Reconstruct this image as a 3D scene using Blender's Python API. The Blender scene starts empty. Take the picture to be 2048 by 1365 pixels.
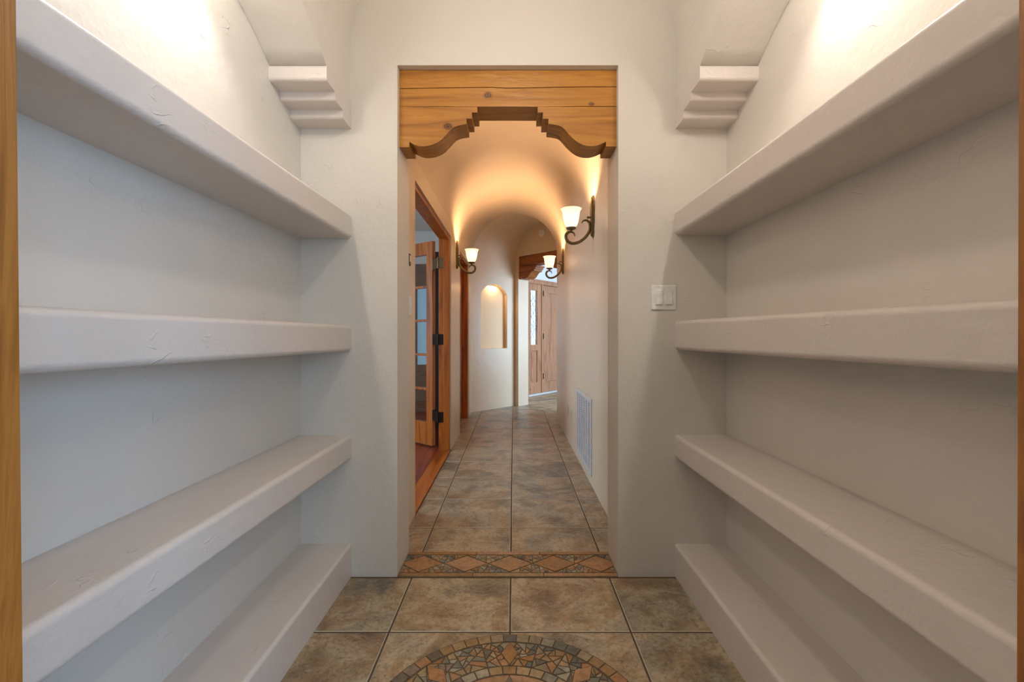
import bpy, bmesh, math, random
from mathutils import Vector, Matrix
PI = math.pi
S = bpy.context.scene
C = S.collection

# ------------------------------------------------------------------ camera
FPX = 890.0
cam_d = bpy.data.cameras.new('camera')
cam = bpy.data.objects.new('camera', cam_d); C.objects.link(cam)
cam.location = (0, 0, 1.1)
cam.rotation_euler = (PI/2, 0, 0)
cam_d.sensor_width = 36.0
cam_d.lens = 36.0*FPX/2048
cam_d.shift_x = -3.0/2048
cam_d.shift_y = -11.0/2048
cam_d.clip_start = 0.02
S.camera = cam
S.view_settings.view_transform = 'Standard'
S.view_settings.look = 'None'
S.view_settings.gamma = 1
S.view_settings.use_curve_mapping = False
S.view_settings.exposure = 0.20

# ------------------------------------------------------------------ world and daylight
W = bpy.data.worlds.new('daylight'); S.world = W; W.use_nodes = True
bg = W.node_tree.nodes['Background']
bg.inputs[0].default_value = (0.72, 0.87, 1.0, 1); bg.inputs[1].default_value = 1.8

def area(name, loc, aim, sx, sy, power, col, spread=180):
    l = bpy.data.lights.new(name, 'AREA'); l.shape = 'RECTANGLE'; l.size = sx; l.size_y = sy
    l.energy = power; l.color = col; l.spread = math.radians(spread)
    o = bpy.data.objects.new(name, l); C.objects.link(o); o.location = loc
    o.rotation_euler = (Vector(aim)-Vector(loc)).to_track_quat('-Z', 'Y').to_euler()
    return o
DAY = (0.55, 0.75, 1.0)
WARM = (1.0, 0.64, 0.35)
CAN = (1.0, 0.91, 0.82)
area('window_daylight_behind', (1.5, -3.1, 1.6), (-0.3, 1.2, 0.8), 1.3, 1.3, 22, (0.62, 0.80, 1.0))
area('window_daylight_side', (2.25, -1.55, 1.45), (-0.7, 1.0, 0.9), 1.3, 1.3, 64, (0.34, 0.62, 1.0))
area('warm_fill_behind', (-1.7, -1.3, 1.9), (0.7, 1.0, 0.8), 0.5, 0.5, 10, (1.0, 0.68, 0.46))  # added unseen fill, warms the right shelves through the doorway
area('window_daylight_study', (-3.6, 2.9, 1.4), (0.5, 3.4, 0.7), 1.6, 1.5, 60, DAY)
area('window_daylight_foyer', (3.1, 6.1, 1.3), (0.2, 6.8, 1.1), 1.7, 1.6, 95, DAY)
def can(x):
    l = bpy.data.lights.new('recessed_can_beam', 'SPOT'); l.energy = 17; l.color = CAN
    l.spot_size = math.radians(108); l.spot_blend = 0.7; l.shadow_soft_size = 0.025
    o = bpy.data.objects.new('recessed_can_beam', l); C.objects.link(o); o.location = (x, 1.22, 2.33)
    l = bpy.data.lights.new('recessed_can_glow', 'POINT'); l.energy = 3.0; l.color = CAN
    l.shadow_soft_size = 0.035
    o = bpy.data.objects.new('recessed_can_glow', l); C.objects.link(o); o.location = (x, 1.22, 2.285)
can(-0.857); can(0.857)
l = bpy.data.lights.new('vault_lamp', 'POINT'); l.energy = 12; l.color = CAN; l.shadow_soft_size = 0.06
o = bpy.data.objects.new('vault_lamp', l); C.objects.link(o); o.location = (0.0, 1.10, 2.45)

# ------------------------------------------------------------------ helpers
def L(h):
    h = h.lstrip('#'); v = [int(h[i:i+2], 16)/255 for i in (0, 2, 4)]
    return tuple((c/12.92 if c <= .04045 else ((c+.055)/1.055)**2.4) for c in v) + (1,)

class NT:
    def __init__(s, name):
        s.m = bpy.data.materials.new(name); s.m.use_nodes = True
        s.t = s.m.node_tree; s.b = s.t.nodes['Principled BSDF']
    def n(s, typ, **k):
        x = s.t.nodes.new(typ)
        for a, v in k.items():
            if a.startswith('i_'):
                key = a[2:]; key = int(key) if key.isdigit() else key.replace('_', ' ')
                x.inputs[key].default_value = v
            else: setattr(x, a, v)
        return x
    def l(s, a, b): s.t.links.new(a, b)
    def coord(s, scale=(1, 1, 1), rot=(0, 0, 0), out='Object'):
        c = s.n('ShaderNodeTexCoord'); m = s.n('ShaderNodeMapping')
        m.inputs['Scale'].default_value = scale; m.inputs['Rotation'].default_value = rot
        s.l(c.outputs[out], m.inputs[0]); return m.outputs[0]
    def noise(s, co, scale, detail=4, rough=.55, dist=0):
        x = s.n('ShaderNodeTexNoise'); s.l(co, x.inputs['Vector'])
        x.inputs['Scale'].default_value = scale; x.inputs['Detail'].default_value = detail
        x.inputs['Roughness'].default_value = rough; x.inputs['Distortion'].default_value = dist
        return x.outputs['Fac']
    def ramp(s, fac, stops):
        r = s.n('ShaderNodeValToRGB'); e = r.color_ramp.elements
        while len(e) < len(stops): e.new(0.5)
        for el, (p, c) in zip(e, stops): el.position = p; el.color = c
        s.l(fac, r.inputs[0]); return r.outputs[0]
    def mix(s, fac, a, b, mode='MIX'):
        x = s.n('ShaderNodeMix', data_type='RGBA', blend_type=mode)
        for sock, v in ((x.inputs[0], fac), (x.inputs[6], a), (x.inputs[7], b)):
            if hasattr(v, 'links'): s.l(v, sock)
            else: sock.default_value = v
        return x.outputs[2]
    def math(s, op, a, b=None):
        x = s.n('ShaderNodeMath', operation=op)
        for i, v in enumerate((a, b)):
            if v is None: continue
            if hasattr(v, 'links'): s.l(v, x.inputs[i])
            else: x.inputs[i].default_value = v
        return x.outputs[0]
    def bump(s, h, strength, dist):
        x = s.n('ShaderNodeBump'); x.inputs['Strength'].default_value = strength
        x.inputs['Distance'].default_value = dist; s.l(h, x.inputs['Height']); s.l(x.outputs[0], s.b.inputs['Normal'])

def simple(name, col, rough=.5, metal=0, bump=0):
    t = NT(name); t.b.inputs['Roughness'].default_value = rough; t.b.inputs['Metallic'].default_value = metal
    co = t.coord(); f = t.noise(co, 40, 3)
    c2 = tuple(x*.82 for x in col[:3])+(1,)
    t.l(t.ramp(f, [(.3, c2), (.7, col)]), t.b.inputs['Base Color'])
    if bump: t.bump(f, bump, .002)
    return t.m

def plaster(name, col, rough=.42, bs=.35):
    t = NT(name); t.b.inputs['Roughness'].default_value = rough
    co = t.coord(out='Object')
    big = t.noise(co, 2.2, 3); fine = t.noise(co, 60, 4, .6)
    c2 = tuple(x*.955 for x in col[:3])+(1,)
    t.l(t.ramp(big, [(.35, c2), (.65, col)]), t.b.inputs['Base Color'])
    # trowel marks: sparse short raised ridges
    co2 = t.coord(scale=(1.0, 1.0, 1.7), rot=(.5, .4, .3))
    v = t.noise(co2, 10, 2, .5, .25)
    ridge = t.math('SUBTRACT', 1.0, t.math('MULTIPLY', t.math('ABSOLUTE', t.math('SUBTRACT', v, .52)), 60))
    ridge = t.math('MAXIMUM', ridge, 0)
    mask = t.math('MAXIMUM', t.math('MULTIPLY', t.math('SUBTRACT', t.noise(co, 9.0, 1), .60), 3.0), 0)
    h = t.math('ADD', t.math('MULTIPLY', ridge, mask), t.math('MULTIPLY', fine, .38))
    h = t.math('ADD', h, t.math('MULTIPLY', t.noise(co, 9, 2), .9))
    t.bump(h, bs, .007)
    return t.m

def wood(name, light, mid, dark, axis=0, rough=.42, knots=(), fine=1.0, gs=1.0, hew=0.0):
    t = NT(name); t.b.inputs['Roughness'].default_value = rough
    sc = [11*gs]*3; sc[axis] = .9*gs
    co = t.coord(scale=tuple(sc))
    n1 = t.noise(co, 1.0, 5, .6, 1.4)
    sc2 = [95*gs]*3; sc2[axis] = 3.0
    n2 = t.noise(t.coord(scale=tuple(sc2)), 1.0, 3, .6, .6)
    col = t.ramp(n1, [(.30, dark), (.42, mid), (.55, light), (.64, mid), (.74, dark)])
    d2 = tuple(x*.62 for x in mid[:3])+(1,)
    col = t.mix(t.math('MULTIPLY', t.math('SUBTRACT', 1, t.ramp_f(n2) if hasattr(t, 'ramp_f') else n2), .55*fine), col, d2)
    for (kx, ky, kz, r) in knots:
        c = t.n('ShaderNodeTexCoord'); sub = t.n('ShaderNodeVectorMath', operation='SUBTRACT')
        t.l(c.outputs['Object'], sub.inputs[0]); sub.inputs[1].default_value = (kx, ky, kz)
        ml = t.n('ShaderNodeVectorMath', operation='MULTIPLY'); t.l(sub.outputs[0], ml.inputs[0])
        s3 = [1.0]*3; s3[axis] = .75; s3[1 if axis != 1 else 0] = .15; ml.inputs[1].default_value = s3
        ln = t.n('ShaderNodeVectorMath', operation='LENGTH'); t.l(ml.outputs[0], ln.inputs[0])
        dd = t.math('ADD', ln.outputs['Value'], t.math('MULTIPLY', t.math('SUBTRACT', n1, .5), r*1.6))
        q = t.math('DIVIDE', dd, r)
        ring = t.ramp(q, [(.0, (.9, .9, .9, 1)), (.26, (.5, .5, .5, 1)), (.42, (.95, .95, .95, 1)), (.58, (.3, .3, .3, 1)), (1.0, (0, 0, 0, 1))])
        col = t.mix(ring, col, L('#3c1908'))
    t.l(col, t.b.inputs['Base Color'])
    s4 = [34*gs]*3; s4[axis] = 12*gs
    n4 = t.noise(t.coord(scale=tuple(s4)), 1.0, 2, .5, .4)
    t.bump(t.math('ADD', t.math('MULTIPLY', n4, hew), t.math('ADD', n1, t.math('MULTIPLY', n2, .35))), .3 if not hew else .55, .004)
    return t.m

def slate(name):
    t = NT(name)
    at = t.n('ShaderNodeAttribute', attribute_name='tint')
    c = t.n('ShaderNodeTexCoord'); ad = t.n('ShaderNodeVectorMath', operation='ADD')
    sc = t.n('ShaderNodeVectorMath', operation='SCALE'); sc.inputs['Scale'].default_value = 37
    t.l(at.outputs['Color'], sc.inputs[0]); t.l(c.outputs['Object'], ad.inputs[0]); t.l(sc.outputs[0], ad.inputs[1])
    co = ad.outputs[0]
    mp = t.n('ShaderNodeMapping'); mp.inputs['Scale'].default_value = (.6, 1.3, 1); t.l(co, mp.inputs[0]); t_co2 = mp.outputs[0]
    n1 = t.noise(co, 3.0, 6, .55, .4); n2 = t.noise(co, 4.2, 7, .66, .8); n3 = t.noise(co, 70, 5, .75, .6)
    n4 = t.noise(t_co2, 26, 8, .8, 1.2)
    a = t.ramp(n1, [(.34, L('#5c5c52')), (.43, L('#8a7d68')), (.51, L('#b59a70')), (.60, L('#a07856')), (.68, L('#66604f'))])
    b = t.ramp(n2, [(.36, L('#4e473f')), (.47, L('#93836a')), (.56, L('#bcb7a4')), (.66, L('#94795a'))])
    col = t.mix(.48, a, b)
    col = t.mix(t.ramp(n3, [(.36, (.55, .55, .55, 1)), (.52, (.0, .0, .0, 1))]), col, L('#3c372d'))
    col = t.mix(t.ramp(n4, [(.52, (0, 0, 0, 1)), (.70, (.6, .6, .6, 1))]), col, L('#c4bfa9'))
    t.l(col, t.b.inputs['Base Color'])
    t.b.inputs['Roughness'].default_value = .36
    h = t.math('ADD', t.math('MULTIPLY', n4, .7), t.math('MULTIPLY', n3, .25))
    t.bump(h, .35, .004)
    return t.m

def stone(name):
    t = NT(name)
    at = t.n('ShaderNodeAttribute', attribute_name='tint')
    co = t.coord(); n = t.noise(co, 55, 5, .7); n2 = t.noise(co, 14, 3)
    m = t.ramp(n, [(.32, (.62, .6, .58, 1)), (.55, (1, 1, 1, 1)), (.75, (1.25, 1.22, 1.16, 1))])
    col = t.mix(1.0, at.outputs['Color'], m, 'MULTIPLY')
    m2 = t.ramp(n2, [(.3, (.85, .85, .85, 1)), (.7, (1.1, 1.05, 1, 1))])
    t.l(t.mix(1.0, col, m2, 'MULTIPLY'), t.b.inputs['Base Color'])
    t.b.inputs['Roughness'].default_value = .45
    t.bump(n, .3, .003)
    return t.m

def glass(name, tint=(1, 1, 1, 1), gl=.12):
    t = NT(name); out = t.t.nodes['Material Output']; t.t.nodes.remove(t.b)
    tr = t.n('ShaderNodeBsdfTransparent'); tr.inputs[0].default_value = tint
    g = t.n('ShaderNodeBsdfGlossy'); g.inputs['Roughness'].default_value = .03
    f = t.n('ShaderNodeMixShader'); f.inputs[0].default_value = gl
    t.l(tr.outputs[0], f.inputs[1]); t.l(g.outputs[0], f.inputs[2]); t.l(f.outputs[0], out.inputs[0])
    return t.m

def shade_mat(name):
    t = NT(name); out = t.t.nodes['Material Output']; t.t.nodes.remove(t.b)
    tr = t.n('ShaderNodeBsdfTranslucent'); tr.inputs[0].default_value = (.30, .29, .27, 1)
    d = t.n('ShaderNodeBsdfDiffuse'); d.inputs[0].default_value = (.62, .60, .56, 1)
    e = t.n('ShaderNodeEmission'); e.inputs[0].default_value = (1, .74, .46, 1)
    co = t.coord(); n = t.noise(co, 30, 4, .6, 1)
    t.l(t.ramp(n, [(.35, (.5, .5, .5, 1)), (.65, (.9, .9, .9, 1))]), e.inputs[1])
    m = t.n('ShaderNodeMixShader'); m.inputs[0].default_value = .35
    t.l(tr.outputs[0], m.inputs[1]); t.l(d.outputs[0], m.inputs[2])
    a = t.n('ShaderNodeAddShader'); t.l(m.outputs[0], a.inputs[0]); t.l(e.outputs[0], a.inputs[1])
    t.l(a.outputs[0], out.inputs[0])
    return t.m

def emit(name, col, s):
    t = NT(name); t.b.inputs['Emission Color'].default_value = col; t.b.inputs['Emission Strength'].default_value = s
    t.b.inputs['Base Color'].default_value = col
    return t.m

M = dict(
    plaster=plaster('cream_plaster', L('#dad4ca'), .42, .5),
    shelf=plaster('shelf_plaster', L('#d8cfc7'), .36, .6),
    hall=plaster('hall_plaster', L('#e0cdb2'), .34, .40),
    vault=plaster('vault_plaster', L('#decab0'), .55, .15),
    white=plaster('foyer_plaster', L('#e4e6e8'), .6, .12),
    lintel=wood('golden_pine', L('#c98c36'), L('#b27428'), L('#82501b'), 0, .45,
                knots=[(-.119, 0, .2415, .022), (-.304, 0, .092, .020), (.362, 0, .197, .016)], hew=1.6),
    fir=wood('fir_red_wood', L('#c06c20'), L('#a25418'), L('#76360f'), 2, .35, fine=.7),
    firh=wood('fir_red_wood_level', L('#c06c20'), L('#a25418'), L('#76360f'), 1, .35, fine=.7),
    jamb=wood('honey_jamb_wood', L('#b67634'), L('#975c22'), L('#6b3d14'), 2, .4, gs=2.2),
    alder=wood('knotty_alder', L('#cf9d7c'), L('#b78464'), L('#8d6247'), 2, .4,
               knots=[(.55, 0, 1.0, .012), (.70, 0, 1.72, .012), (.72, 0, .34, .012), (.60, 0, .75, .012), (.68, 0, 1.3, .010), (.06, 0, .70, .012), (.10, 0, .12, .014)]),
    gapshade=simple('gap_shade_brown', L('#2a1a12'), .6),  # near-black brown that paints in the shade of the hinge gap
    foyerbeam=wood('dark_pine', L('#b06a2a'), L('#8d4c1a'), L('#60300f'), 0, .45),
    slate=slate('slate_tile'),
    tileedge=simple('tile_edge_highlight', L('#c4bba5'), .35),  # pale chamfer colour paints in the highlight along the glazed tile edges
    niche=plaster('niche_plaster', L('#f4d6a6'), .5, .15),  # warm cream puts part of the niche's lit glow into the colour
    stone=stone('mosaic_stone'),
    grout=simple('dark_grout', L('#5a4b39'), .9),
    groutL=simple('brown_grout', L('#655440'), .9),
    studyfloor=wood('red_tile_wood', L('#9a4a2c'), L('#7e3520'), L('#5c2414'), 1, .3),
    bronze=simple('antique_bronze', L('#80704f'), .48, .55),
    brass=simple('aged_brass', L('#8f7a58'), .35, .85),
    darkmetal=simple('dark_bronze', L('#2e241d'), .45, .6),
    blackmetal=simple('black_iron', L('#17181a'), .5, .4),
    plate=simple('white_plastic', L('#f4f2ee'), .35),
    ivory=simple('ivory_plastic', L('#e0cfae'), .35),
    ventm=simple('white_painted_steel', L('#d9d8d6'), .4),
    black=simple('dark_duct', L('#15110e'), .9),
    shade=shade_mat('alabaster_glass'),
    glass=glass('clear_glass'),
    tinted=glass('tinted_glass', (.34, .42, .46, 1), .05),  # tint dims the study pane to the level of a reflection
    frost=glass('leaded_glass', (.93, .98, 1, 1), .06),
    came=simple('lead_came', L('#6f7c84'), .4, .4),
    blind=wood('woven_bamboo', L('#8a5f3c'), L('#6b4529'), L('#452a18'), 0, .7, gs=3),
    frame=simple('white_window_frame', L('#dfe3e6'), .5),
)

def tag(o, label=None, cat=None, group=None, kind=None):
    if label: o['label'] = label
    if cat: o['category'] = cat
    if group: o['group'] = group
    if kind: o['kind'] = kind
    return o
def thing(name, loc, label, cat, group=None, rotz=0):
    o = bpy.data.objects.new(name, None); C.objects.link(o); o.location = loc; o.rotation_euler = (0, 0, rotz)
    o.empty_display_size = .1
    return tag(o, label, cat, group)
def sroot(name, loc=(0, 0, 0), rotz=0):
    o = bpy.data.objects.new(name, None); C.objects.link(o); o.location = loc; o.rotation_euler = (0, 0, rotz)
    o.empty_display_size = .1
    return tag(o, kind='structure')
def obj(name, bm, mat, parent=None, origin=None, smooth=False):
    """link bm as one mesh; origin = point the verts are measured from (bm is moved by -origin)"""
    if origin is not None: bmesh.ops.translate(bm, verts=bm.verts, vec=-Vector(origin))
    bmesh.ops.recalc_face_normals(bm, faces=bm.faces)
    me = bpy.data.meshes.new(name); bm.to_mesh(me); bm.free()
    me.materials.append(mat)
    if smooth:
        for p in me.polygons: p.use_smooth = True
        try: me.set_sharp_from_angle(angle=math.radians(38))
        except Exception: pass
    o = bpy.data.objects.new(name, me); C.objects.link(o)
    if smooth:
        wn = o.modifiers.new('weighted_normals', 'WEIGHTED_NORMAL'); wn.keep_sharp = True; wn.weight = 100
    if parent: o.parent = parent
    elif origin is not None: o.location = origin
    return o
def struct(name, bm, mat, **k): return tag(obj(name, bm, mat, **k), kind='structure')

def add_box(bm, a, b, bev=0, seg=2):
    x0, y0, z0 = a; x1, y1, z1 = b
    v = [bm.verts.new(p) for p in ((x0, y0, z0), (x1, y0, z0), (x1, y1, z0), (x0, y1, z0), (x0, y0, z1), (x1, y0, z1), (x1, y1, z1), (x0, y1, z1))]
    f = [bm.faces.new([v[i] for i in q]) for q in ((0, 3, 2, 1), (4, 5, 6, 7), (0, 1, 5, 4), (1, 2, 6, 5), (2, 3, 7, 6), (3, 0, 4, 7))]
    if bev:
        es = list({e for q in f for e in q.edges})
        bmesh.ops.bevel(bm, geom=es, offset=bev, segments=seg, affect='EDGES', profile=.5)
def box(a, b, bev=0, seg=2):
    bm = bmesh.new(); add_box(bm, a, b, bev, seg); return bm
def prism(pts, f0, f1, holes=(), bevsel=None, bev=.02, seg=4, bm=None):
    """2D outline pts (list of (u,v)) extruded between maps f0(u,v)->xyz and f1(u,v)->xyz; bevsel(mid,dir)->bool picks edges"""
    bm = bm or bmesh.new()
    loops = [list(pts)]+[list(h) for h in holes]
    fr, bk = [], []
    for lp in loops:
        fr.append([bm.verts.new(f0(*p)) for p in lp]); bk.append([bm.verts.new(f1(*p)) for p in lp])
    def cap(vs):
        if len(vs) == 1: bm.faces.new(vs[0]); return
        es = []
        for lp in vs:
            for i in range(len(lp)): es.append(bm.edges.new((lp[i], lp[(i+1) % len(lp)])))
        bmesh.ops.triangle_fill(bm, edges=es, use_beauty=True)
    cap(fr); cap(bk)
    for A, B in zip(fr, bk):
        n = len(A)
        for i in range(n):
            j = (i+1) % n; bm.faces.new((A[i], A[j], B[j], B[i]))
    if bevsel:
        bm.edges.ensure_lookup_table()
        es = [e for e in bm.edges if bevsel((e.verts[0].co+e.verts[1].co)/2, (e.verts[1].co-e.verts[0].co).normalized())
              and len(e.link_faces) == 2 and e.calc_face_angle(0) > .5]
        bmesh.ops.recalc_face_normals(bm, faces=bm.faces)
        bmesh.ops.bevel(bm, geom=es, offset=bev, segments=seg, affect='EDGES', profile=.5)
    return bm
def lathe(prof, seg=32, bm=None, rib=0, ribn=0, cap=False):
    bm = bm or bmesh.new(); rings = []
    for r, z in prof:
        rg = []
        for i in range(seg):
            a = 2*PI*i/seg; rr = r*(1+(rib*math.cos(ribn*a) if rib else 0))
            rg.append(bm.verts.new((rr*math.cos(a), rr*math.sin(a), z)))
        rings.append(rg)
    for A, B in zip(rings, rings[1:]):
        for i in range(seg):
            j = (i+1) % seg; bm.faces.new((A[i], A[j], B[j], B[i]))
    if cap: bm.faces.new(rings[0][::-1]); bm.faces.new(rings[-1])
    return bm
def tube(pts, rad, seg=10, flat=1.0, bm=None):
    """tube through 3D pts lying in a y=const plane; rad list; flat = depth scale (y)"""
    bm = bm or bmesh.new(); rings = []
    n = len(pts)
    for i, p in enumerate(pts):
        p = Vector(p); a = Vector(pts[max(i-1, 0)]); b = Vector(pts[min(i+1, n-1)])
        t = (b-a).normalized(); up = Vector((0, 1, 0)); s = t.cross(up).normalized()
        r = rad[i] if hasattr(rad, '__len__') else rad
        rings.append([bm.verts.new(p+s*r*math.cos(2*PI*k/seg)+up*r*flat*math.sin(2*PI*k/seg)) for k in range(seg)])
    for A, B in zip(rings, rings[1:]):
        for i in range(seg):
            j = (i+1) % seg; bm.faces.new((A[i], A[j], B[j], B[i]))
    bm.faces.new(rings[0][::-1]); bm.faces.new(rings[-1])
    return bm
def smoothpath(pts, n=6):
    out = []
    P = [Vector(p) for p in pts]; P = [2*P[0]-P[1]]+P+[2*P[-1]-P[-2]]
    for i in range(1, len(P)-2):
        for k in range(n):
            t = k/n
            out.append(.5*((2*P[i])+(-P[i-1]+P[i+1])*t+(2*P[i-1]-5*P[i]+4*P[i+1]-P[i+2])*t*t+(-P[i-1]+3*P[i]-3*P[i+1]+P[i+2])*t**3))
    out.append(P[-2]); return out
def arcpts(cx, cy, r, a0, a1, n):
    return [(cx+r*math.cos(math.radians(a0+(a1-a0)*i/n)), cy+r*math.sin(math.radians(a0+(a1-a0)*i/n))) for i in range(n+1)]

# ------------------------------------------------------------------ measures of the place
YN, YE, YH = 0.41, 2.03, 2.256          # pantry start, end wall front, end wall back
OL, OR_, OT = -0.53, 0.478, 2.334       # opening
HL, HR = -0.60, 0.572                   # hall walls
ZS = 2.18                               # hall vault springing
L0, L1, L2 = Vector((HL, YH)), Vector((HL, 6.36)), Vector((0.019, 6.979))
R0, R1, R2 = Vector((HR, YH)), Vector((HR, 5.87)), Vector((0.847, 6.151))
D1 = Vector((.7071, .7071)); D2 = Vector((.7071, -.7071))

# ------------------------------------------------------------------ floor
def clip(poly, n, d):
    """keep the part of a convex 2D polygon with p.n >= d"""
    out = []
    for i in range(len(poly)):
        a, b = poly[i], poly[(i+1) % len(poly)]
        da, db = a[0]*n[0]+a[1]*n[1]-d, b[0]*n[0]+b[1]*n[1]-d
        if da >= 0: out.append(a)
        if (da >= 0) != (db >= 0):
            t = da/(da-db); out.append((a[0]+(b[0]-a[0])*t, a[1]+(b[1]-a[1])*t))
    return out
def parea(p): return .5*sum(p[i][0]*p[(i+1) % len(p)][1]-p[(i+1) % len(p)][0]*p[i][1] for i in range(len(p)))
def inset(poly, g):
    if parea(poly) < 0: poly = poly[::-1]
    out = poly
    for i in range(len(poly)):
        a, b = poly[i], poly[(i+1) % len(poly)]
        ex, ey = b[0]-a[0], b[1]-a[1]; l = math.hypot(ex, ey)
        if l < 1e-6: continue
        n = (-ey/l, ex/l); out = clip(out, n, a[0]*n[0]+a[1]*n[1]+g)
        if len(out) < 3: return []
    return out
def slab(bm, lay, poly, z0, z1, ch, col, edge=0):
    if len(poly) < 3: return
    if parea(poly) < 0: poly = poly[::-1]
    q = [poly[0]]
    for p in poly[1:]:
        if math.hypot(p[0]-q[-1][0], p[1]-q[-1][1]) > 1e-4: q.append(p)
    if math.hypot(q[0][0]-q[-1][0], q[0][1]-q[-1][1]) < 1e-4: q.pop()
    poly = q
    if len(poly) < 3: return
    cx = sum(p[0] for p in poly)/len(poly); cy = sum(p[1] for p in poly)/len(poly)
    r = max(math.hypot(p[0]-cx, p[1]-cy) for p in poly); k = 1-ch/max(r, .001)
    b = [bm.verts.new((x, y, z0)) for x, y in poly]
    m = [bm.verts.new((x, y, z1-ch*.6)) for x, y in poly]
    t = [bm.verts.new((cx+(x-cx)*k, cy+(y-cy)*k, z1)) for x, y in poly]
    n = len(poly); fs = [bm.faces.new(t)]
    for i in range(n):
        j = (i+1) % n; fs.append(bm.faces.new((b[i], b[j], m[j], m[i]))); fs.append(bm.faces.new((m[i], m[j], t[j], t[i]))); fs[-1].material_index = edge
    for f in fs:
        for lp in f.loops: lp[lay] = (*col[:3], 1)
rng = random.Random(7)
bm = bmesh.new(); lay = bm.loops.layers.float_color.new('tint')
G = .0023
T = .449
def rc(): return (rng.random(), rng.random(), rng.random())
xs_near = [-.013+T*k for k in range(-4, 6)]
def quad(x0, y0, x1, y1): return [(x0, y0), (x1, y0), (x1, y1), (x0, y1)]
rows = [1.201-T*k for k in range(9, 0, -1)]+[1.201, 1.65, 2.022]
for y0, y1 in zip(rows, rows[1:]):
    for x0, x1 in zip(xs_near, xs_near[1:]):
        xr = 2.3 if y1 < .3 else 0.80
        p = quad(max(x0, -xr), y0, min(x1, xr), y1)
        if p[1][0]-p[0][0] < .02: continue
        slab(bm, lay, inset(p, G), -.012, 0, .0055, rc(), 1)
hrows = [2.256, 2.545, 2.989, 3.441, 3.885, 4.341]+[4.341+T*k for k in range(1, 8)]
for y0, y1 in zip(hrows, hrows[1:]):
    for k in range(-3, 4):
        x0, x1 = -.013+T*k, -.013+T*(k+1)
        p = quad(max(x0, -.715 if y0 > 4.5 else -.602), y0, min(x1, .60) if y0 < 5.5 else x1, y1)
        if p[1][0]-p[0][0] < .02: continue
        p = clip(p, (-D1[0], -D1[1]), -(7.0*.7071))
        if len(p) < 3: continue
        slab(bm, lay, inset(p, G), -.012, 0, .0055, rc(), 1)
# foyer tiles run square to the turned wall
for i in range(-2, 9):
    for j in range(-5, 12):
        a, b = i*T, j*T
        p = [(a, b), (a+T, b), (a+T, b+T), (a, b+T)]
        org = Vector((0.10, 7.0))
        p = [tuple(org+D1*u+D2*v) for u, v in p]
        p = clip(p, tuple(D1), 7.0*.7071)
        if len(p) < 3 or max(q[0] for q in p) > 3.9: continue
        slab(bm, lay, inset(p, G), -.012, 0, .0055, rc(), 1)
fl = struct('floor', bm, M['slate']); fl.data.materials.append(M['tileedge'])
bm = bmesh.new()
for a, b in (((-2.4, -3.3), (2.4, .41)), ((-1.1, .41), (1.1, 2.26)), ((-.602, 2.25), (.70, 6.0)), ((-.715, 2.5), (-.60, 6.0)), ((-.62, 5.95), (4.0, 10.6))):
    add_box(bm, (a[0], a[1], -.05), (b[0], b[1], -.0022))
obj('grout_bed', bm, M['grout'], fl)

TERRA = [L('#a8835f'), L('#9c7448'), L('#a57c55'), L('#ae8a68')]
GREY = [L('#7c7a6c'), L('#8f8b7b'), L('#65655b'), L('#a39c89'), L('#6d6456'), L('#8a7a67')]
TAN = [L('#a08762'), L('#977852'), L('#a8936f'), L('#a47a56'), L('#94866a')]
def split(poly, amin, out):
    A = abs(parea(poly))
    if A < amin*rng.uniform(.8, 1.9) or len(poly) < 3: out.append(poly); return
    cx = sum(p[0] for p in poly)/len(poly); cy = sum(p[1] for p in poly)/len(poly)
    best = max(((poly[i][0]-poly[j][0], poly[i][1]-poly[j][1]) for i in range(len(poly)) for j in range(i)), key=lambda v: v[0]**2+v[1]**2)
    a = math.atan2(best[1], best[0])+rng.uniform(-.32, .32)
    n = (math.cos(a), math.sin(a)); e = math.sqrt(A)*.12
    d = (cx+rng.uniform(-e, e))*n[0]+(cy+rng.uniform(-e, e))*n[1]
    for q in (clip(poly, n, d), clip(poly, (-n[0], -n[1]), -d)):
        if len(q) >= 3 and abs(parea(q)) > 1e-6: split(q, amin, out)
# threshold border
bm = bmesh.new(); lay = bm.loops.layers.float_color.new('tint')
BX0, BX1 = OL-.0, OR_+.0
def band_x(p): return clip(clip(p, (1, 0), BX0+.002), (-1, 0), -(BX1-.002))
for (y0, y1, cuts) in ((2.024, 2.054, [-.80, -.187, .138, .80]), (2.224, 2.254, [-.80, -.185, .13, .80])):
    for x0, x1 in zip(cuts, cuts[1:]):
        slab(bm, lay, inset(band_x(quad(x0, y0, x1, y1)), .0018), 0.0, .0045, .0012, rng.choice(TERRA+TAN[:2]))
ya, yb = 2.058, 2.220; ym = (ya+yb)/2; per = .2125
for k in range(-3, 4):
    cx = -.017+per*k; hw = per/2-.002
    dia = [(cx-hw, ym), (cx, yb-.008), (cx+hw, ym), (cx, ya+.008)][::-1]
    slab(bm, lay, inset(band_x(dia), .0014), 0, .0045, .0012, TERRA[k % 4])
    for tri in ([(cx, yb-.006), (cx+per, yb-.006), (cx+per/2, ym+.001)], [(cx, ya+.006), (cx+per/2, ym-.001), (cx+per, ya+.006)]):
        tri = [(x, y+(0.006 if y > yb-.01 else (-.006 if y < ya+.01 else 0))) for x, y in tri]
        t3 = band_x(tri)
        if len(t3) < 3: continue
        out = []; split(t3, .0006, out)
        for q in out:
            slab(bm, lay, inset(q, .0016), 0, .0045, .001, rng.choice(TAN+TERRA[:2] if rng.random() < .6 else GREY))
bd = obj('mosaic_border', bm, M['stone'], fl)
tag(bd, 'tan stone mosaic strip of diamonds across the hallway opening')
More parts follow.
